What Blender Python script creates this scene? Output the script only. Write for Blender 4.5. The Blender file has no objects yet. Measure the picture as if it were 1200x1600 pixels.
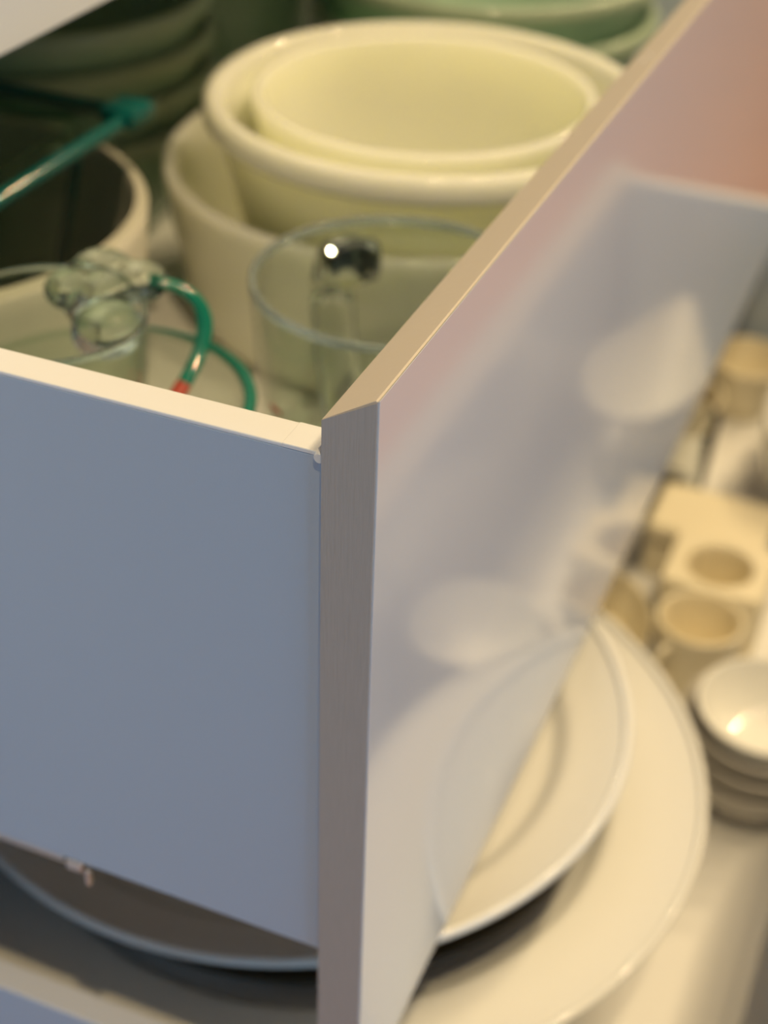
import bpy, bmesh, math, random
from mathutils import Vector, Matrix
random.seed(7)
sc = bpy.context.scene
col = sc.collection
PI = math.pi

# ------------------------------------------------------------------ camera
cam_d = bpy.data.cameras.new('camera')
cam = bpy.data.objects.new('camera', cam_d); col.objects.link(cam)
right = Vector((0.3834994, -0.9230841, 0.0290505))
down = Vector((-0.5246442, -0.2436372, -0.8157140))
fwd = Vector((0.7600504, 0.2975847, -0.5777255))
m = Matrix((right, -down, -fwd)).transposed().to_4x4()
m.translation = Vector((-0.290951, -0.116232, 0.189890))
cam.matrix_world = m
cam_d.sensor_fit = 'AUTO'; cam_d.sensor_width = 36.0
cam_d.lens = 36.0 * 2391.1 / 1600.0
cam_d.clip_start = 0.01
cam_d.dof.use_dof = True
cam_d.dof.focus_distance = 0.385
cam_d.dof.aperture_fstop = 7.5
sc.camera = cam
sc.cycles.transparent_max_bounces = 24
sc.cycles.max_bounces = 8
sc.cycles.diffuse_bounces = 4
sc.cycles.transmission_bounces = 8

# ------------------------------------------------------------------ world, exposure
w = bpy.data.worlds.new('sky'); sc.world = w; w.use_nodes = True
bg = w.node_tree.nodes['Background']
bg.inputs[0].default_value = (0.45, 0.62, 1.0, 1); bg.inputs[1].default_value = 1.0
vs = sc.view_settings
vs.view_transform = 'Standard'; vs.look = 'None'; vs.gamma = 1.0; vs.use_curve_mapping = False
vs.exposure = -0.46

# daylight entering by the window in the wall opposite the cabinets (the only large light)
WIN = dict(x0=-1.00, x1=-0.10, z0=-0.62, z1=0.50, y=-1.7)
ld = bpy.data.lights.new('window_daylight', 'AREA'); ld.shape = 'RECTANGLE'
ld.size = WIN['x1'] - WIN['x0']; ld.size_y = WIN['z1'] - WIN['z0']
ld.energy = 19; ld.color = (0.22, 0.58, 1.0)
lo = bpy.data.objects.new('window_daylight', ld); col.objects.link(lo)
lo.location = ((WIN['x0'] + WIN['x1']) / 2, WIN['y'] - 0.03, (WIN['z0'] + WIN['z1']) / 2)
lo.rotation_euler = (PI / 2, 0, 0)
# daylight through the glazed door at the near end of the kitchen
DOOR = dict(y0=-1.45, y1=0.15, z0=-0.60, z1=0.45, x=-4.6)
dd = bpy.data.lights.new('door_daylight', 'AREA'); dd.shape = 'RECTANGLE'
dd.size = DOOR['z1'] - DOOR['z0']; dd.size_y = DOOR['y1'] - DOOR['y0']
dd.energy = 26; dd.color = (0.18, 0.58, 1.0)
do = bpy.data.objects.new('door_daylight', dd); col.objects.link(do)
do.location = (DOOR['x'] - 0.03, (DOOR['y0'] + DOOR['y1']) / 2, (DOOR['z0'] + DOOR['z1']) / 2)
do.rotation_euler = (0, -PI / 2, 0)
LAMP_W = 34
LAMP_COL = (1.0, 0.765, 0.43)

# ------------------------------------------------------------------ materials
MATS = {}
def mat(name, colr=(.8, .8, .8), rough=.4, trans=0.0, ior=1.5, metal=0.0, noise=None, bump=None, coat=0.0, var=0.0, stretch=(1, 1, 1), sss=0.0):
    if name in MATS: return MATS[name]
    mt = bpy.data.materials.new(name); mt.use_nodes = True
    nt = mt.node_tree; b = nt.nodes['Principled BSDF']
    b.inputs['Base Color'].default_value = (*colr, 1); b.inputs['Roughness'].default_value = rough
    b.inputs['IOR'].default_value = ior; b.inputs['Metallic'].default_value = metal
    b.inputs['Transmission Weight'].default_value = trans
    b.inputs['Coat Weight'].default_value = coat; b.inputs['Coat Roughness'].default_value = .05
    if sss:
        b.inputs['Subsurface Weight'].default_value = sss
        b.inputs['Subsurface Radius'].default_value = (.022, .022, .016); b.inputs['Subsurface Scale'].default_value = 1.0
    if noise:
        tc = nt.nodes.new('ShaderNodeTexCoord'); mp = nt.nodes.new('ShaderNodeMapping')
        mp.inputs['Scale'].default_value = stretch
        nz = nt.nodes.new('ShaderNodeTexNoise'); nz.inputs['Scale'].default_value = noise; nz.inputs['Detail'].default_value = 4
        nt.links.new(tc.outputs['Object'], mp.inputs[0]); nt.links.new(mp.outputs[0], nz.inputs['Vector'])
        if bump:
            bp = nt.nodes.new('ShaderNodeBump'); bp.inputs['Strength'].default_value = bump; bp.inputs['Distance'].default_value = .0004
            nt.links.new(nz.outputs['Fac'], bp.inputs['Height']); nt.links.new(bp.outputs[0], b.inputs['Normal'])
        if var:
            mx = nt.nodes.new('ShaderNodeMix'); mx.data_type = 'RGBA'
            mx.inputs[6].default_value = (*[c * (1 - var) for c in colr], 1); mx.inputs[7].default_value = (*[min(1, c * (1 + var)) for c in colr], 1)
            nt.links.new(nz.outputs['Fac'], mx.inputs[0]); nt.links.new(mx.outputs[2], b.inputs['Base Color'])
    MATS[name] = mt
    return mt
def thin_glass(name, tint, rough=.03, body=None, amount=0.0):
    """tinted clear glass whose wall is too thin to bend what is seen through it"""
    mt = bpy.data.materials.new(name); mt.use_nodes = True; nt = mt.node_tree
    nt.nodes.remove(nt.nodes['Principled BSDF']); out = nt.nodes['Material Output']
    tr = nt.nodes.new('ShaderNodeBsdfTransparent'); tr.inputs[0].default_value = (*tint, 1)
    gl = nt.nodes.new('ShaderNodeBsdfGlossy'); gl.inputs['Roughness'].default_value = rough
    lw = nt.nodes.new('ShaderNodeLayerWeight'); lw.inputs[0].default_value = .5
    pw = nt.nodes.new('ShaderNodeMath'); pw.operation = 'POWER'; pw.inputs[1].default_value = 4.0; nt.links.new(lw.outputs['Facing'], pw.inputs[0])
    fr = nt.nodes.new('ShaderNodeMath'); fr.operation = 'MULTIPLY_ADD'; fr.inputs[1].default_value = .75; fr.inputs[2].default_value = .04; nt.links.new(pw.outputs[0], fr.inputs[0])
    mx = nt.nodes.new('ShaderNodeMixShader')
    src = tr.outputs[0]
    if body:      # cloudy glass: part of the light is scattered by the glass itself
        df = nt.nodes.new('ShaderNodeBsdfDiffuse'); df.inputs[0].default_value = (*body, 1)
        m2 = nt.nodes.new('ShaderNodeMixShader'); m2.inputs[0].default_value = amount
        nt.links.new(tr.outputs[0], m2.inputs[1]); nt.links.new(df.outputs[0], m2.inputs[2]); src = m2.outputs[0]
    nt.links.new(fr.outputs[0], mx.inputs[0]); nt.links.new(src, mx.inputs[1]); nt.links.new(gl.outputs[0], mx.inputs[2])
    nt.links.new(mx.outputs[0], out.inputs[0]); MATS[name] = mt
    return mt
def wood_floor():
    mt = bpy.data.materials.new('oiled oak boards'); mt.use_nodes = True; nt = mt.node_tree; b = nt.nodes['Principled BSDF']
    tc = nt.nodes.new('ShaderNodeTexCoord'); mp = nt.nodes.new('ShaderNodeMapping'); mp.inputs['Scale'].default_value = (1.5, 22, 1)
    nz = nt.nodes.new('ShaderNodeTexNoise'); nz.inputs['Scale'].default_value = 3; nz.inputs['Detail'].default_value = 6
    cr = nt.nodes.new('ShaderNodeValToRGB')
    cr.color_ramp.elements[0].position = .3; cr.color_ramp.elements[0].color = (.50, .19, .035, 1)
    cr.color_ramp.elements[1].position = .75; cr.color_ramp.elements[1].color = (.72, .31, .07, 1)
    nt.links.new(tc.outputs['Object'], mp.inputs[0]); nt.links.new(mp.outputs[0], nz.inputs['Vector'])
    nt.links.new(nz.outputs['Fac'], cr.inputs[0]); nt.links.new(cr.outputs[0], b.inputs['Base Color'])
    b.inputs['Roughness'].default_value = .4
    return mt

GLOSS = mat('white glossy lacquer', (.68, .68, .68), .075, coat=0.0, ior=1.8)
FOIL = mat('white textured foil', (.80, .79, .79), .45, noise=900, bump=.35)
EDGE = mat('brushed edge band', (.43, .39, .35), .38, noise=260, bump=.5, var=.10, stretch=(6, 6, .35))
GRIP = mat('beige grip edge', (.60, .53, .44), .42, noise=300, bump=.2)
METAL = mat('coated steel with daylight tone', (.43, .51, .61), .38, noise=1400, bump=.12)  # blue daylight and shade on the drawer sides put into the base colour
CAPM = mat('white plastic cap', (.80, .80, .79), .35)
CARC = mat('white melamine', (.78, .77, .75), .5)
ZINC = mat('zinc plated steel', (.62, .60, .56), .3, metal=1.0)
MILK = mat('ivory milk glass', (.88, .89, .67), .05, coat=.0, sss=1.0)
PORC = mat('white porcelain', (.82, .81, .76), .045, coat=.0)
STONE = mat('grey glazed stoneware', (.55, .53, .44), .3)
STONEW = mat('cream stoneware', (.78, .74, .66), .3)
GREYB = mat('warm grey glaze', (.50, .47, .42), .22)
CREAM = mat('cream glazed ceramic', (.86, .78, .58), .25)
CLEAR = mat('clear glass', (.97, .985, .975), .0, trans=1.0, ior=1.47)
PALEG = mat('pale green glass', (.82, .94, .88), .02, trans=1.0, ior=1.52)
TEAL = mat('teal glass edge', (.0, .15, .15), .10, trans=.4, ior=1.5)
GREYG = mat('grey blue glass rim', (.62, .70, .70), .05, trans=.8, ior=1.4)
TEALL = mat('emerald glass edge', (.01, .28, .20), .08, trans=.4, ior=1.5)
GREENG = thin_glass('bottle green thin glass', (.74, .86, .76), .08, (.52, .72, .56), .6)
GREENE = mat('green glass rim', (.46, .56, .42), .12, trans=.2, ior=1.45)
CLEART = thin_glass('clear thin glass', (.93, .96, .93))
RED = mat('red printed scale', (.42, .045, .02), .4)
DARK = mat('dark brown stoneware', (.030, .024, .012), .35)
STEEL = mat('brushed stainless steel', (.6, .6, .58), .28, metal=1.0)
WALL = mat('painted plaster', (.50, .50, .48), .8, noise=40, bump=.1)
CEIL = mat('ceiling paint', (.82, .81, .78), .9, noise=40, bump=.1)
WORK = mat('pale laminate worktop', (.60, .57, .52), .35, noise=60, var=.08)
FLOORM = wood_floor()
BULB = bpy.data.materials.new('lit bulb'); BULB.use_nodes = True
_b = BULB.node_tree.nodes['Principled BSDF']; _b.inputs['Emission Color'].default_value = (*LAMP_COL, 1); _b.inputs['Emission Strength'].default_value = 8

# ------------------------------------------------------------------ helpers
FLAT = set()
def obj(name, bm, mt, parent=None, loc=(0, 0, 0), rot=(0, 0, 0), smooth=True):
    bmesh.ops.recalc_face_normals(bm, faces=bm.faces[:])
    if id(bm) in FLAT: smooth = False; FLAT.discard(id(bm))
    me = bpy.data.meshes.new(name); bm.to_mesh(me); bm.free()
    me.materials.append(mt)
    if smooth:
        me.shade_smooth(); me.set_sharp_from_angle(angle=math.radians(40))
    o = bpy.data.objects.new(name, me); col.objects.link(o)
    o.location = loc; o.rotation_euler = rot
    if parent: o.parent = parent
    return o
def tag(o, label=None, cat=None, group=None, kind=None):
    if label: o['label'] = label
    if cat: o['category'] = cat
    if group: o['group'] = group
    if kind: o['kind'] = kind
    return o
def thing(name, label, cat, loc=(0, 0, 0), rotz=0, group=None):
    o = bpy.data.objects.new(name, None); col.objects.link(o)
    o.empty_display_size = .02
    o.location = loc; o.rotation_euler = (0, 0, rotz)
    return tag(o, label, cat, group)
def box(bm, x0, x1, y0, y1, z0, z1):
    vs_ = [bm.verts.new(p) for p in ((x0, y0, z0), (x1, y0, z0), (x1, y1, z0), (x0, y1, z0), (x0, y0, z1), (x1, y0, z1), (x1, y1, z1), (x0, y1, z1))]
    for f in ((0, 3, 2, 1), (4, 5, 6, 7), (0, 1, 5, 4), (1, 2, 6, 5), (2, 3, 7, 6), (3, 0, 4, 7)): bm.faces.new([vs_[i] for i in f])
    return bm
def B(x0, x1, y0, y1, z0, z1, bev=0.0, seg=2):
    bm = box(bmesh.new(), x0, x1, y0, y1, z0, z1)
    if bev: bmesh.ops.bevel(bm, geom=bm.edges[:], offset=bev, segments=seg, affect='EDGES', profile=.5)
    FLAT.add(id(bm))
    return bm
def lathe(profile, n=96, bm=None, closed=False, spout=None):
    """profile: list of (r, z); revolved round z. r == 0 makes a pole. closed joins the last to the first point"""
    bm = bm or bmesh.new(); rings = []
    for r, z in profile:
        if r < 1e-6: rings.append([bm.verts.new((0, 0, z))])
        else:
            ring = []
            for k in range(n):
                a = 2 * PI * k / n; rr = r
                if spout:
                    a0, amt, z_top, z_low = spout
                    da = (a - a0 + PI) % (2 * PI) - PI; t = max(0, min(1, (z - z_low) / (z_top - z_low)))
                    rr = r + amt * math.exp(-(da / .28) ** 2) * t * t
                ring.append(bm.verts.new((rr * math.cos(a), rr * math.sin(a), z)))
            rings.append(ring)
    pairs = list(zip(rings, rings[1:])) + ([(rings[-1], rings[0])] if closed else [])
    for a, b in pairs:
        if len(a) == 1 and len(b) == 1: continue
        for k in range(n):
            k2 = (k + 1) % n
            if len(a) == 1: bm.faces.new((a[0], b[k], b[k2]))
            elif len(b) == 1: bm.faces.new((a[k], a[k2], b[0]))
            else: bm.faces.new((a[k], a[k2], b[k2], b[k]))
    return bm
def rimround(ro, ri, z, n=6):
    """round lip from the outer wall radius ro over to the inner wall radius ri at height z"""
    c = (ro + ri) / 2; h = (ro - ri) / 2
    return [(c + h * math.cos(PI * k / n), z + h * math.sin(PI * k / n)) for k in range(n + 1)]
def tube(pts, rad, n=10, bm=None, flat=1.0, up=Vector((0, 0, 1))):
    """tube along points; rad a number or list; flat squeezes it along the side direction"""
    bm = bm or bmesh.new(); P = [Vector(p) for p in pts]; rings = []
    for i, p in enumerate(P):
        t = (P[min(i + 1, len(P) - 1)] - P[max(i - 1, 0)]).normalized()
        s = t.cross(up)
        if s.length < 1e-4: s = t.cross(Vector((1, 0, 0)))
        s.normalize(); u = s.cross(t); r = rad[i] if isinstance(rad, (list, tuple)) else rad
        rings.append([bm.verts.new(p + s * (r * flat * math.cos(2 * PI * k / n)) + u * (r * math.sin(2 * PI * k / n))) for k in range(n)])
    for a, b in zip(rings, rings[1:]):
        for k in range(n): bm.faces.new((a[k], a[(k + 1) % n], b[(k + 1) % n], b[k]))
    bm.faces.new(rings[0][::-1]); bm.faces.new(rings[-1])
    return bm
def arc(p0, c1, c2, p1, n=16):
    p0, c1, c2, p1 = map(Vector, (p0, c1, c2, p1)); o = []
    for i in range(n + 1):
        t = i / n; s = 1 - t
        o.append(p0 * s ** 3 + c1 * 3 * s * s * t + c2 * 3 * s * t * t + p1 * t ** 3)
    return o
def extrude_x(prof, x0, x1, bev=0.0):
    """prof: (y, z) polygon swept along x"""
    bm = bmesh.new(); a = [bm.verts.new((x0, y, z)) for y, z in prof]; b = [bm.verts.new((x1, y, z)) for y, z in prof]; n = len(prof)
    bm.faces.new(a); bm.faces.new(b[::-1])
    for i in range(n): bm.faces.new((a[i], b[i], b[(i + 1) % n], a[(i + 1) % n]))
    if bev: bmesh.ops.bevel(bm, geom=bm.edges[:], offset=bev, segments=2, affect='EDGES', profile=.5)
    FLAT.add(id(bm))
    return bm
def copy_tree(o, loc=None, parent=None, rotz=None):
    c = o.copy(); col.objects.link(c)
    if parent: c.parent = parent
    if loc: c.location = loc
    if rotz is not None: c.rotation_euler = (0, 0, rotz)
    for ch in list(o.children): copy_tree(ch, parent=c)
    return c

# ------------------------------------------------------------------ the room
FZ, CZ = -0.69, 1.80
X0, X1, Y0, Y1 = -4.6, 4.2, -1.7, 0.80
tag(obj('floor', B(X0, X1, Y0, Y1, FZ - .05, FZ), FLOORM), 'orange brown oiled wooden floor in front of the drawers', kind='structure')
tag(obj('ceiling', B(X0, X1, Y0, Y1, CZ, CZ + .05), CEIL), 'white ceiling of the kitchen', kind='structure')
tag(obj('wall_back', B(X0, X1, Y1, Y1 + .1, FZ, CZ), WALL), 'painted wall behind the cabinets', kind='structure')
wb = bmesh.new(); dy0, dy1, dz0, dz1 = DOOR['y0'], DOOR['y1'], DOOR['z0'], DOOR['z1']
box(wb, X0 - .1, X0, Y0, Y1, FZ, dz0); box(wb, X0 - .1, X0, Y0, Y1, dz1, CZ)
box(wb, X0 - .1, X0, Y0, dy0, dz0, dz1); box(wb, X0 - .1, X0, dy1, Y1, dz0, dz1)
tag(obj('wall_left', wb, WALL, smooth=False), 'painted wall at the near end of the kitchen', kind='structure')
dw = tag(obj('window_2', B(X0 - .02, X0 + .04, dy0 - .06, dy1 + .06, dz0 - .04, dz0), CARC), 'wide white window at the near end letting in blue daylight', kind='structure')
for a in ((X0 - .02, X0 + .01, dy0, dy1, dz1 - .05, dz1), (X0 - .02, X0 + .01, dy0, dy0 + .05, dz0, dz1 - .05), (X0 - .02, X0 + .01, dy1 - .05, dy1, dz0, dz1 - .05)):
    obj('window_frame', B(*a, bev=.004), CARC, dw)
tag(obj('wall_right', B(X1, X1 + .1, Y0, Y1, FZ, CZ), WALL), 'painted wall at the far end of the kitchen', kind='structure')
wb = bmesh.new(); wx0, wx1, wz0, wz1 = WIN['x0'], WIN['x1'], WIN['z0'], WIN['z1']
box(wb, X0, X1, Y0 - .1, Y0, FZ, wz0); box(wb, X0, X1, Y0 - .1, Y0, wz1, CZ)
box(wb, X0, wx0, Y0 - .1, Y0, wz0, wz1); box(wb, wx1, X1, Y0 - .1, Y0, wz0, wz1)
tag(obj('wall_front', wb, WALL, smooth=False), 'painted wall with the window opposite the cabinets', kind='structure')
win = tag(obj('window_1', B(wx0 - .06, wx1 + .06, Y0 - .02, Y0 + .04, wz0 - .04, wz0), CARC), 'white glazed door letting in blue daylight opposite the drawers', kind='structure')
for nm, a in (('window_frame', (wx0, wx1, Y0 - .02, Y0 + .01, wz1 - .05, wz1)), ('window_frame', (wx0, wx0 + .05, Y0 - .02, Y0 + .01, wz0, wz1 - .05)),
              ('window_frame', (wx1 - .05, wx1, Y0 - .02, Y0 + .01, wz0, wz1 - .05)), ('window_mullion', (-.575, -.525, Y0 - .02, Y0 + .01, wz0, wz1 - .05))):
    obj(nm, B(*a, bev=.004), CARC, win)

# ------------------------------------------------------------------ cabinet carcass, worktop, closed fronts
W = 0.88                      # cabinet width
FRONT_Y = 0.212               # plane of the closed fronts
cab = thing('base_cabinet', 'white open kitchen base cabinet that holds the two pulled out drawers', 'cabinet', (0, 0, 0))
obj('side_panel', B(-.016, -.0005, FRONT_Y + .017, .78, -.59, .125), CARC, cab)
obj('side_panel', B(W + .0005, W + .016, FRONT_Y + .017, .78, -.59, .125), CARC, cab)
obj('back_panel', B(0, W, .77, .78, -.59, .125), CARC, cab)
obj('bottom_panel', B(0, W, FRONT_Y + .017, .77, -.59, -.574), CARC, cab)
obj('plinth', B(-.016, W + .016, FRONT_Y + .06, FRONT_Y + .075, FZ, -.59), CARC, cab)
for x in (.016, W - .034):
    for z0, yf in ((-.2212, .112), (-.4812, -.02)):
        obj('drawer_runner', B(x, x + .018, yf, .70, z0 - .012, z0 - .0002, .001), ZINC, cab)
wt = tag(obj('worktop', B(-.95, 1.8, FRONT_Y - .012, Y1, .1252, .155, .003), WORK), 'pale laminate worktop running above the drawers', 'worktop')
td = thing('closed_drawer', 'closed matt white drawer front above the pulled out drawers', 'drawer', (0, FRONT_Y, .003))
obj('front_panel', B(.001, W - .001, 0, .015, 0, .1145, .0008), FOIL, td)
obj('drawer_box', B(.02, W - .02, .0155, .50, .008, .10), CARC, td)
for nm, xa, xb, lab in (('base_cabinet', -.90, -.020, 'closed white base cabinet left of the pulled out drawers'), ('base_cabinet', W + .020, 1.75, 'closed white base cabinet right of the pulled out drawers'),):
    c2 = thing(nm, lab, 'cabinet', (xa, FRONT_Y, 0)); wd = xb - xa
    obj('carcass', B(0, wd, .017, .56, -.59, .125), CARC, c2)
    obj('plinth', B(0, wd, .06, .075, FZ, -.59), CARC, c2)
    obj('drawer_front', B(.001, wd - .001, 0, .015, .003, .1175, .0008), FOIL, c2)
    obj('drawer_front', B(.001, wd - .001, 0, .015, -.2855, 0, .0008), FOIL, c2)
    obj('drawer_front', B(.001, wd - .001, 0, .015, -.575, -.2885, .0008), FOIL, c2)

# ------------------------------------------------------------------ drawers
def drawer(name, label, y, ztop, H, side_top, side_bot, floor_z, depth, clip):
    d = thing(name, label, 'drawer', (0, y, ztop))
    T, bz = .015, .0088
    # front: glossy face board with a slanted grip edge on top and brushed edge bands at its ends
    obj('front_panel', extrude_x([(0, 0), (0, -H), (T, -H), (T, -bz - .0006), (.0012, -.0010)], .0007, W - .0007, .0002), GLOSS, d)
    g = obj('grip_edge', extrude_x([(.0004, -.0002), (.0014, -.0011), (T, -bz - .0006), (T, -bz), (.0010, .0)], .0004, W - .0004), GRIP, d)
    for xa, xb in ((0, .0007), (W - .0007, W)):
        obj('edge_band', extrude_x([(.0005, -.0003), (.0005, -H), (T, -H), (T, -bz)], xa, xb), EDGE, d)
    xs, ts = .0022, .0109
    for xa in (xs, W - xs - ts):
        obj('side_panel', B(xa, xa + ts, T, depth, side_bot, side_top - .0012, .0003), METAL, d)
        obj('side_panel_top', B(xa, xa + ts, T, depth, side_top - .0013, side_top, .0004), CAPM, d)  # top of the side, split off so it stays clear of the painted shade
        obj('end_cap', B(xa - .0001, xa + ts + .0001, T + .0002, T + .0120, side_top - .0012, side_top + .00015, .0003), CAPM, d)
    for bx, by in ((.2855, .0062), (.2830, .0085)):
        obj('bumper', lathe([(0, .0009), (.0009, .0007), (.0013, 0), (.0013, -.0006), (0, -.0006)], 14), CAPM, d, (bx, by, -.0001 - by * .60))
    cb = lathe([(0, 0), (.0013, 0), (.0016, .0004), (.0016, .0012), (0, .0012)], 20)
    obj('fixing_cap', cb, CAPM, d, (xs - .0011, T + .0012, side_top - .0012), (0, PI / 2, 0))
    obj('drawer_bottom', B(xs + ts, W - xs - ts, T, depth - .012, floor_z - .010, floor_z), CARC, d)
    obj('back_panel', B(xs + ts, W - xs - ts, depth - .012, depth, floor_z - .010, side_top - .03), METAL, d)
    if clip:
        k = obj('runner_clip', B(.0016, .0100, .104, .1105, side_bot - .0048, side_bot - .0002, .0005), ZINC, d)
        obj('lever', B(.0020, .0042, .1015, .1036, side_bot - .0105, side_bot - .0030, .0005), ZINC, k)
        obj('pin', B(.0020, .0042, .1085, .1115, side_bot - .0020, side_bot - .0002, .0003), DARK, k)
    return d
UZ, LZ = 0.0, -0.2885
LOW_Y = -.150
UF, LF = -.200, -.460         # inner floors of the drawers
drawer('pull_out_drawer', 'upper white pulled out drawer filled with glass jugs and ivory bowls', 0, UZ, .2855, -.020, -.2108, UF, .50, True)
drawer('pull_out_drawer', 'lower white pulled out drawer holding large plates and small bowls', LOW_Y, LZ, .2855, -.0115, -.1900, LF - LZ, .52, False)

# ------------------------------------------------------------------ bowls in the upper drawer
def bowl(name, label, cat, c, r, h, base_r, t, mt, group=None, lip=0.0, bulge=.35, n=96, tilt=(0, 0)):
    """round deep bowl standing on c (base centre): foot, curved wall, rounded lip; label on the mesh itself"""
    pr_ = [(0, .002), (base_r * .80, .002), (base_r * .82, 0), (base_r * .98, 0)]
    m_ = 14
    def wall(i, rr, br, z0):
        u = i / m_; return (br + (rr - br) * (u ** bulge), z0 + (h - t / 2 - z0) * u)
    for i in range(0, m_ + 1): pr_.append(wall(i, r - lip, base_r, .003))
    if lip: pr_ += [(r - lip * .5, h - t * 1.6), (r, h - t * 1.2)]
    pr_ += rimround(r, r - t - lip * .6, h - t / 2)[1:]
    for i in range(m_ - 1, -1, -1):
        a = wall(i, r - lip - t, max(base_r - t, .002), t + .003); pr_.append((a[0], a[1]))
    pr_.append((0, t + .002))
    o = obj(name, lathe(pr_, n), mt, None, c, (tilt[0], tilt[1], 0))
    return tag(o, label, cat, group)
bowl('mixing_bowl', 'ivory milk glass bowl outermost of the nested three', 'bowl', (.404, .149, UF), .125, .0885, .105, .0065, MILK, 'nested ivory bowls', bulge=.45)
bowl('mixing_bowl', 'ivory milk glass bowl with thick rim nested in the middle', 'bowl', (.389, .134, UF + .0105), .110, .1165, .066, .0075, MILK, 'nested ivory bowls', lip=.006, bulge=.50)
bowl('mixing_bowl', 'smallest ivory milk glass bowl innermost of the nested three', 'bowl', (.391, .137, UF + .0215), .0845, .1065, .052, .0055, MILK, 'nested ivory bowls', bulge=.42)

# grey casserole with a rectangular teal-edged glass dish inside
bowl('casserole_bowl', 'dark grey stoneware bowl with pale rim under the glass dish', 'bowl', (.205, .307, UF), .105, .110, .085, .006, STONEW, bulge=.4)
obj('inner_glaze', lathe([(.1046, .1085), (.1030, .1106), (.1000, .1105), (.0984, .1080)] + [(.0786 + .0196 * (i / 10) ** .4, .0105 + .0960 * i / 10) for i in range(10, -1, -1)] + [(0, .0100), (0, .0094), (.080, .0094), (.0995, .100), (.1020, .1080)], 96), STONE, bpy.data.objects['casserole_bowl'])
def rrect(hx, hy, rad, z, n=6):
    o = []
    for cx, cy, a0 in ((hx - rad, hy - rad, 0), (-hx + rad, hy - rad, PI / 2), (-hx + rad, -hy + rad, PI), (hx - rad, -hy + rad, 1.5 * PI)):
        for k in range(n + 1):
            a = a0 + PI / 2 * k / n; o.append((cx + rad * math.cos(a), cy + rad * math.sin(a), z))
    return o
def loft(loops, cap0=True, cap1=True, ring=False):
    bm = bmesh.new(); R_ = [[bm.verts.new(p) for p in l] for l in loops]; n = len(R_[0])
    for a, b in list(zip(R_, R_[1:])) + ([(R_[-1], R_[0])] if ring else []):
        for k in range(n): bm.faces.new((a[k], a[(k + 1) % n], b[(k + 1) % n], b[k]))
    if cap0 and not ring: bm.faces.new(R_[0][::-1])
    if cap1 and not ring: bm.faces.new(R_[-1])
    return bm
gd = thing('glass_dish', 'rectangular clear glass baking dish with teal edge at the far left', 'dish', (.193, .309, UF + .0112))
obj('dish_body', loft([rrect(.046, .042, .012, 0), rrect(.050, .046, .014, .004), rrect(.070, .066, .012, .126), rrect(.067, .063, .010, .126), rrect(.047, .043, .012, .006), rrect(.040, .036, .010, .004)]), thin_glass('dish thin glass', (.86, .93, .89)), gd)
obj('dish_rim', loft([rrect(.0825, .0775, .012, .1245), rrect(.0825, .0775, .012, .1295), rrect(.067, .062, .010, .1295), rrect(.067, .062, .010, .1245)], ring=True), thin_glass('dish rim glass', (.70, .85, .80)), gd)
for nm, pts in (('rim_edge', [(-.0825, -.0765), (.0745, -.0775)]), ('rim_edge', [(.0825, -.0705), (.0825, .0705)]), ('rim_edge', [(-.0745, .0775), (.0745, .0775)])):
    obj(nm, tube([(*pts[0], .127), (*pts[1], .127)], .0036, 10), TEAL, gd)
tabm = obj('grip_tab', B(.070, .0915, -.0845, -.066, .1235, .1325, .003), TEAL, gd)
for sx, sy in ((1, -1), (1, 1), (-1, -1), (-1, 1)):
    obj('corner_edge', tube([(sx * .065, sy * .061, .123), (sx * .0455, sy * .0415, .010)], .0026, 8), TEAL, gd)

# green glass bowls at the back: every one of the stack is a bowl
def green_bowl(label, c, r, h, base_r, group):
    g = thing('glass_bowl', label, 'bowl', c, 0, group)
    t = .003; pr_ = [(0, .001), (base_r, .001)]
    for i in range(1, 11):
        u = i / 10; pr_.append((base_r + (r - base_r) * u ** .55, .001 + (h - .001) * u))
    inn = [(max(a - t, 0), b + t * .6) for a, b in reversed(pr_)]; inn[0] = (r - t, h)
    obj('body', lathe(pr_ + inn, 72), GREENG, g)
    obj('rim', lathe(rimround(r + .003, r - .005, h, 8) + [(r - .005, h - .004), (r + .003, h - .004)], 72, closed=True), GREENE, g)
    obj('foot_ring', lathe([(base_r * .75, .0002), (base_r * .85, .0002), (base_r * .85, .004), (base_r * .75, .004)], 48, closed=True), GREENE, g)
    return g
labs = ('green tinted glass bowl lowest of the stack at the back', 'green tinted glass bowl second from the bottom of the stack at the back', 'green tinted glass bowl third from the bottom of the stack at the back', 'green tinted glass bowl topmost of the stack at the back')
for k in range(4):
    green_bowl(labs[k], (.425, .384, UF + .0005 + k * .021), .098, .070, .060, 'stacked green glass bowls')
for k, lb in enumerate(('green tinted glass bowl under another one behind the ivory bowls', 'green tinted glass bowl on top of another one behind the ivory bowls')):
    green_bowl(lb, (.665, .20, UF + .0005 + k * .028), .110, .085, .062, 'pair of green glass bowls')
green_bowl('green tinted glass bowl standing alone in the far back corner of the upper drawer', (.66, .40, UF + .0005), .080, .10, .055, 'single green bowl')

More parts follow.
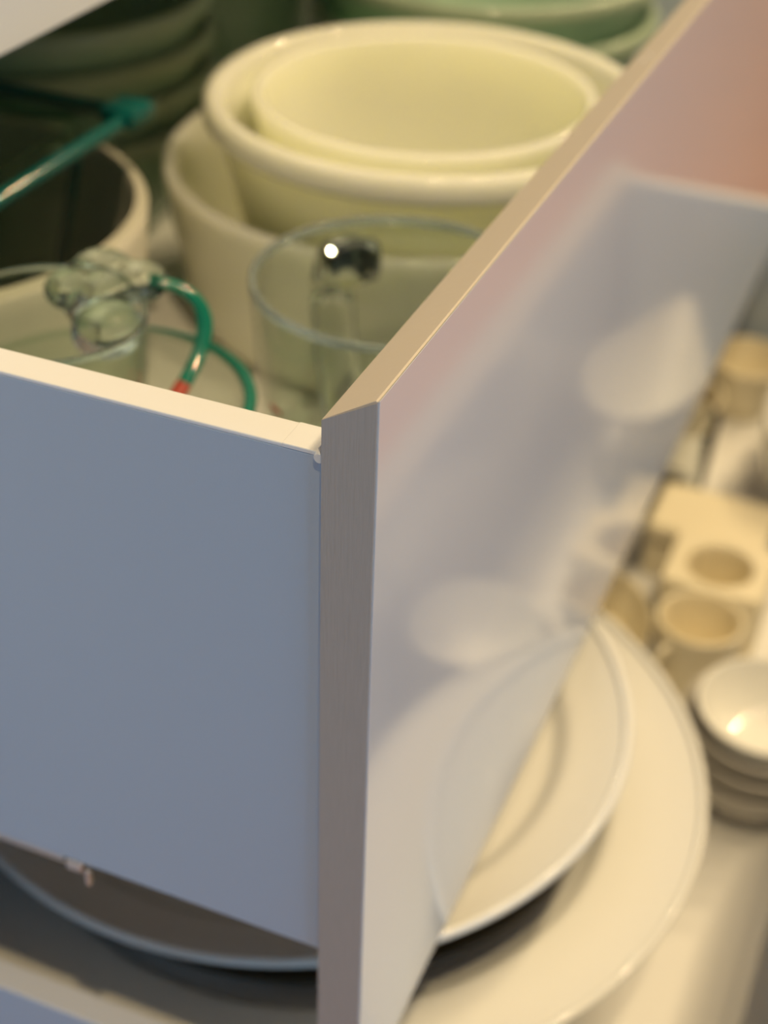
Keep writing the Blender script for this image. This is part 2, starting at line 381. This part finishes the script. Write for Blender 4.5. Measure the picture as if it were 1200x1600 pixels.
# glass measuring jug in front of the ivory bowls
def glass_cup(name, label, c, r, h, taper, t, wall_m, rim_m, group, handle=None, spout=None, marks=None):
    j = thing(name, label, 'measuring jug', c, 0, group)
    br = r - taper
    pr_ = [(0, .001), (br * .86, .001), (br * .96, .003), (br, .010)]
    for i in range(1, 9): pr_.append((br + taper * i / 8, .010 + (h - .010 - t / 2) * i / 8))
    pr_ += rimround(r, r - t, h - t / 2, 8)[1:]
    for i in range(7, -1, -1): pr_.append((br - t + taper * i / 8, .012 + (h - .012) * i / 8))
    pr_ += [(br * .88 - t, .006), (0, .005)]
    obj('body', lathe(pr_, 96, spout=spout), wall_m, j)
    if marks:
        a0, zs, ln = marks
        for i, z in enumerate(zs):
            rr = br + taper * (z - .01) / (h - .01) + .0003; bm = bmesh.new(); w_ = ln if i % 2 == 0 else ln * .55; q = []
            for s in range(7):
                a = a0 + (s / 6 - .5) * w_ / rr
                q.append((bm.verts.new((rr * math.cos(a), rr * math.sin(a), z)), bm.verts.new((rr * math.cos(a), rr * math.sin(a), z + .0022)),
                          bm.verts.new(((rr + .0002) * math.cos(a), (rr + .0002) * math.sin(a), z)), bm.verts.new(((rr + .0002) * math.cos(a), (rr + .0002) * math.sin(a), z + .0022))))
            for u, v in zip(q, q[1:]):
                bm.faces.new((u[2], v[2], v[3], u[3])); bm.faces.new((u[0], u[1], v[1], v[0])); bm.faces.new((u[1], u[3], v[3], v[1])); bm.faces.new((u[0], v[0], v[2], u[2]))
            bm.faces.new((q[0][0], q[0][2], q[0][3], q[0][1])); bm.faces.new((q[-1][0], q[-1][1], q[-1][3], q[-1][2]))
            obj('scale_mark', bm, RED, j)
    return j
# big clear jug
jg = glass_cup('glass_jug', 'tall clear glass measuring jug in front of the ivory bowls', (.2025, .076, UF), .0555, .125, .007, .0032, CLEART, CLEAR, 'glass measuring jugs',
               marks=(math.radians(146), [.040, .048, .056, .064, .072, .0815], .014))
obj('rim', lathe(rimround(.0558, .0530, 0, 8) + [(.0530, -.0016), (.0558, -.0016)], 96, closed=True), GREYG, jg, (0, 0, .1245))
ha = math.radians(41)
def polar(r, z, a, side=0.0): return (r * math.cos(a) - side * math.sin(a), r * math.sin(a) + side * math.cos(a), z)
jh = obj('handle', tube(arc(polar(.053, .104, ha), polar(.088, .112, ha), polar(.090, .050, ha), polar(.051, .030, ha), 18), [.010] * 3 + [.008] * 13 + [.009] * 3, 12, flat=1.25), CLEAR, jg)
obj('handle_mount', B(-.006, .004, -.0125, .0125, -.009, .009, .0035, 3), CLEAR, jh, polar(.0555, .106, ha), (0, 0, ha))
# small stacked jugs behind the drawer side
j2 = glass_cup('glass_jug', 'wide green edged glass measuring jug behind the drawer side', (.110, .155, UF), .057, .100, .008, .003, CLEART, TEALL, 'glass measuring jugs',
               marks=(math.radians(-62), [.066, .074, .082, .090], .016))
obj('red_print', tube([(.0568 * math.cos(math.radians(a)), .0568 * math.sin(math.radians(a)), .1000 - .0006 * k) for k, a in enumerate(range(-72, -86, -3))], .0023, 8), RED, j2)
obj('rim', lathe(rimround(.0574, .0545, 0, 8) + [(.0545, -.0012), (.0574, -.0012)], 96, closed=True), CLEART, j2, (0, 0, .0995))
obj('tinted_lip', tube([(.0566 * math.cos(math.radians(a)), .0566 * math.sin(math.radians(a)), .1005) for a in range(-80, 16, 4)], [.0005 + .0020 * min(1, (24 - i) / 16) for i in range(24)], 10), TEALL, j2)
j3 = glass_cup('glass_jug', 'small glass measuring jug with thick lumpy handle nested in the wide one', (.107, .171, UF + .0062), .037, .127, .008, .0025, CLEART, PALEG, 'glass measuring jugs',
               marks=(math.radians(-40), [.070, .078, .086], .012))
obj('rim', lathe(rimround(.0372, .0350, 0, 8) + [(.0350, -.001), (.0372, -.001)], 80, closed=True), PALEG, j3, (0, 0, .127))
def blob(pts):
    """lumpy thick glass: overlapping rounded lumps joined by remesh"""
    bm = bmesh.new()
    for (x, y, z, rx, ry, rz) in pts:
        bmesh.ops.create_icosphere(bm, subdivisions=3, radius=1, matrix=Matrix.Translation((x, y, z)) @ Matrix.Diagonal((rx, ry, rz, 1)))
    return bm
hd = obj('handle_root', blob([(.027, -.008, .1235, .019, .012, .0085), (.038, -.001, .1265, .013, .012, .0080), (.013, -.018, .1185, .014, .013, .0100), (.043, -.014, .123, .011, .011, .0075), (.022, .002, .126, .010, .010, .007)]), PALEG, j3)
rm = hd.modifiers.new('melt', 'REMESH'); rm.mode = 'VOXEL'; rm.voxel_size = .0012; rm.use_smooth_shade = True
sm = hd.modifiers.new('smooth', 'SMOOTH'); sm.iterations = 6; sm.factor = .5
hp = arc((.041, -.019, .125), (.056, -.042, .122), (.044, -.046, .104), (.013, -.038, .088), 20)
obj('handle', tube(hp[:19], [.0022] * 19, 10, flat=1.4), TEALL, j3)
obj('red_print', tube(hp[17:], [.0023] * 4, 10, flat=1.4), RED, j3)

# ------------------------------------------------------------------ plates in the lower drawer
def plate(name, label, c, r, h, well_r, mt, group, t=.0045, foot=None, wz=None, step=.004):
    """footed plate: flat well at height wz, a small step at well_r, then a broad rim rising to h"""
    foot = foot or well_r * .8
    if wz is None: wz = .003 + t
    out = [(0, wz - t), (foot - .006, wz - t), (foot - .005, 0), (foot, 0), (foot + .002, wz - t), (well_r + .002, wz - t * .6), (r - .004, h - t * 1.2)]
    top = rimround(r, r - t, h - t / 2, 6)
    z1 = wz + step
    inn = [(r - t - .003, h - t * .8), ((r + well_r) / 2, (h + z1) / 2 - t * .35), (well_r + .006, z1 + .0012), (well_r + .002, z1), (well_r - .001, z1 - step * .3), (well_r - .004, wz + step * .2), (well_r - .008, wz), (well_r * .5, wz - .0004), (0, wz - .0005)]
    o = obj(name, lathe(out + top + inn, 128), mt, None, c)
    return tag(o, label, 'plate', group)
PB = -.4600
for k, lb in enumerate(('white plate lowest of the stack under the big serving plate', 'white plate second from the bottom under the big serving plate', 'white plate third from the bottom under the big serving plate', 'white plate directly under the big serving plate')):
    plate('dinner_plate', lb, (.208, .112, PB + k * .0240 + .0002), .128, .024, .085, PORC, 'plates under the serving plate')
plate('serving_plate', 'biggest white plate with broad smooth rim under the dark plate', (.203, .106, -.3630), .187, .029, .141, PORC, None, step=.010)
plate('dark_plate', 'dark brown plate sandwiched between the two large white plates', (.203, .108, -.3553), .136, .0175, .100, DARK, None)
plate('dinner_plate', 'white plate with a ringed well on top of the plate stack', (.203, .121, -.3372), .162, .0372, .131, PORC, None, t=.005, foot=.075, wz=.0165, step=.0080)

# ------------------------------------------------------------------ small crockery further along the lower drawer
for k, lb in enumerate(('grey bowl lowest of the small bowl stack beside the plates', 'grey bowl second from the bottom of the small stack beside the plates', 'grey bowl just under the white one beside the plates')):
    bowl('small_bowl', lb, 'bowl', (.389, -.0865, LF + .0002 + k * .0135), .0455 + .0005 * k, .036, .024, .003, GREYB, 'small bowls beside the plates', bulge=.55, n=64)
bowl('small_bowl', 'shiny white bowl on top of the grey bowls beside the plates', 'bowl', (.384, -.0875, LF + .0415), .0410, .034, .022, .003, PORC, 'small bowls beside the plates', bulge=.55, n=64)
def cup(name, label, c, r, h, mt, group, ear=None):
    o = thing(name, label, 'cup', c, 0, group); br = r * .72; t = .003
    pr_ = [(0, .002), (br * .8, .002), (br * .85, 0), (br, 0)]
    for i in range(1, 9): pr_.append((br + (r - br) * (i / 8) ** .6, (h - t / 2) * i / 8))
    pr_ += rimround(r, r - t, h - t / 2)[1:]
    for i in range(7, -1, -1): pr_.append((br - t + (r - br) * (i / 8) ** .6, .004 + (h - .004) * i / 8))
    pr_.append((0, .004)); obj('body', lathe(pr_, 56), mt, o)
    if ear is not None:
        obj('handle', tube(arc(polar(r * .93, h * .82, ear), polar(r * 1.6, h * .85, ear), polar(r * 1.5, h * .25, ear), polar(r * .82, h * .3, ear), 12), .0026, 8), mt, o)
    return o
cup('espresso_cup', 'cream espresso cup between the plates and the square pot', (.474, -.031, LF), .0275, .052, CREAM, None, ear=math.radians(150))
def circ(r, z, n=28): return [(r * math.cos(2 * PI * k / n + .0), r * math.sin(2 * PI * k / n), z) for k in range(n)]
def rr28(hx, hy, rad, z):
    p = rrect(hx, hy, rad, z); return p[-3:] + p[:-3]
pot = thing('square_pot', 'cream square ceramic pot with round opening behind the espresso cup', 'pot', (.5345, -.030, LF))
obj('body', loft([rr28(.028, .031, .006, 0), rr28(.0305, .0335, .007, .003), rr28(.0305, .0335, .007, .049), rr28(.0295, .0325, .006, .0505), circ(.0230, .0505), circ(.0215, .0490), circ(.0205, .006), circ(.0150, .005)]), CREAM, pot)
bx_ = thing('butter_box', 'low cream ceramic lidded box behind the square pot', 'box', (.600, -.012, LF))
obj('base', B(-.028, .028, -.040, .040, 0, .028, .004), CREAM, bx_)
obj('lid', B(-.030, .030, -.042, .042, .0282, .044, .005, 3), CREAM, bx_)
sd = thing('oval_dish', 'cream oval dish between the plates and the espresso cups', 'dish', (.475, .032, LF), math.radians(15))
e = lathe([(0, 0), (.026, 0), (.030, .004), (.040, .030), (.0405, .032), (.039, .032), (.029, .006), (0, .004)], 64)
for v in e.verts: v.co.x *= 1.25; v.co.y *= .82
obj('body', e, CREAM, sd)
tb = thing('glass_tumbler', 'clear glass tumbler behind the cream lidded box', 'glass', (.665, .034, LF))
obj('body', lathe([(0, 0), (.024, 0), (.026, .002), (.031, .075), (.0305, .0765), (.0295, .076), (.0245, .008), (0, .006)], 56), CLEAR, tb)
for i, (x, y, r, h, lb) in enumerate(((.752, .050, .036, .045, 'small cream bowl far back beside the tumbler'), (.822, .010, .034, .050, 'small cream bowl far back by the drawer end'))):
    bowl('cream_bowl', lb, 'bowl', (x, y, LF + .0001), r, h, .02, .003, CREAM, 'cream bowls at the far end', bulge=.6, n=56)
gb = thing('gravy_boat', 'white gravy boat with pointed spout mirrored in the glossy drawer front', 'gravy boat', (.700, -.0665, LF))
def pear(hx, hy, z, tip, n=48):
    o = []
    for k in range(n):
        a = 2 * PI * k / n; c, s_ = math.cos(a), math.sin(a)
        x = hx * c; y = hy * s_
        if c > 0: x += tip * c ** 3; y *= (1 - .55 * c ** 2 * (tip > 0))
        o.append((x, y, z))
    return o
obj('foot', loft([pear(.036, .024, 0, 0), pear(.034, .022, .004, 0), pear(.026, .016, .012, 0), pear(.022, .014, .016, 0)]), PORC, gb)
obj('body', loft([pear(.020, .013, .014, 0), pear(.050, .028, .022, .004), pear(.064, .038, .040, .012), pear(.070, .041, .060, .024), pear(.077, .0425, .080, .040), pear(.080, .043, .090, .048), pear(.078, .041, .091, .047), pear(.074, .039, .080, .038), pear(.067, .038, .060, .023), pear(.060, .034, .042, .011), pear(.044, .024, .026, .003)]), PORC, gb)
obj('handle', tube(arc((-.066, 0, .078), (-.105, 0, .095), (-.100, 0, .030), (-.060, 0, .040), 14), .0045, 10), PORC, gb)

# ------------------------------------------------------------------ ceiling lamps: warm spotlights in a row, the first three added as unseen fill
AIM = Vector((.55, .02, -.15))
for i, (x, y) in enumerate(((-.60, -.38), (.10, -.52), (.48, -.62), (.88, -.68), (1.35, -.72), (1.85, -.76), (2.45, -.80))):
    L = Vector((x, y, CZ - .05))
    lamp = thing('ceiling_spotlight', ('added warm fill spotlight at the near end of the row', 'second warm ceiling spotlight, added to the row as fill', 'third warm ceiling spotlight, added to the row as fill', 'fourth warm ceiling spotlight of the row', 'fifth warm ceiling spotlight of the row', 'sixth warm ceiling spotlight of the row', 'last warm ceiling spotlight of the row, furthest from the glazed door')[i], 'lamp', (L.x, L.y, CZ), 0, 'row of ceiling spotlights')
    obj('base', lathe([(0, -.012), (.04, -.012), (.045, 0), (0, 0)], 32), STEEL, lamp)
    d = ((AIM if i < 5 else Vector((2.05, -.30, FZ))) - L).normalized(); q = d.to_track_quat('-Z', 'Y').to_euler()
    hd_ = obj('lamp_head', lathe([(0, .03), (.022, .028), (.034, 0), (.031, 0), (.020, .024), (0, .026)], 32), STEEL, lamp, Vector((0, 0, -.045)), q)
    obj('bulb', lathe([(0, .010), (.024, .010), (.024, .008), (0, .008)], 24), BULB, hd_)
    s = bpy.data.lights.new('spotlight_beam', 'SPOT'); s.energy = LAMP_W * (2.5 if i == 0 else 2.2 if i > 4 else 1.0); s.color = LAMP_COL; s.spot_size = math.radians(74 if i < 5 else 125); s.spot_blend = .6; s.shadow_soft_size = .018
    so = bpy.data.objects.new('spotlight_beam', s); col.objects.link(so)
    so.location = Vector((L.x, L.y, CZ - .045)) + d * .012; so.rotation_euler = q
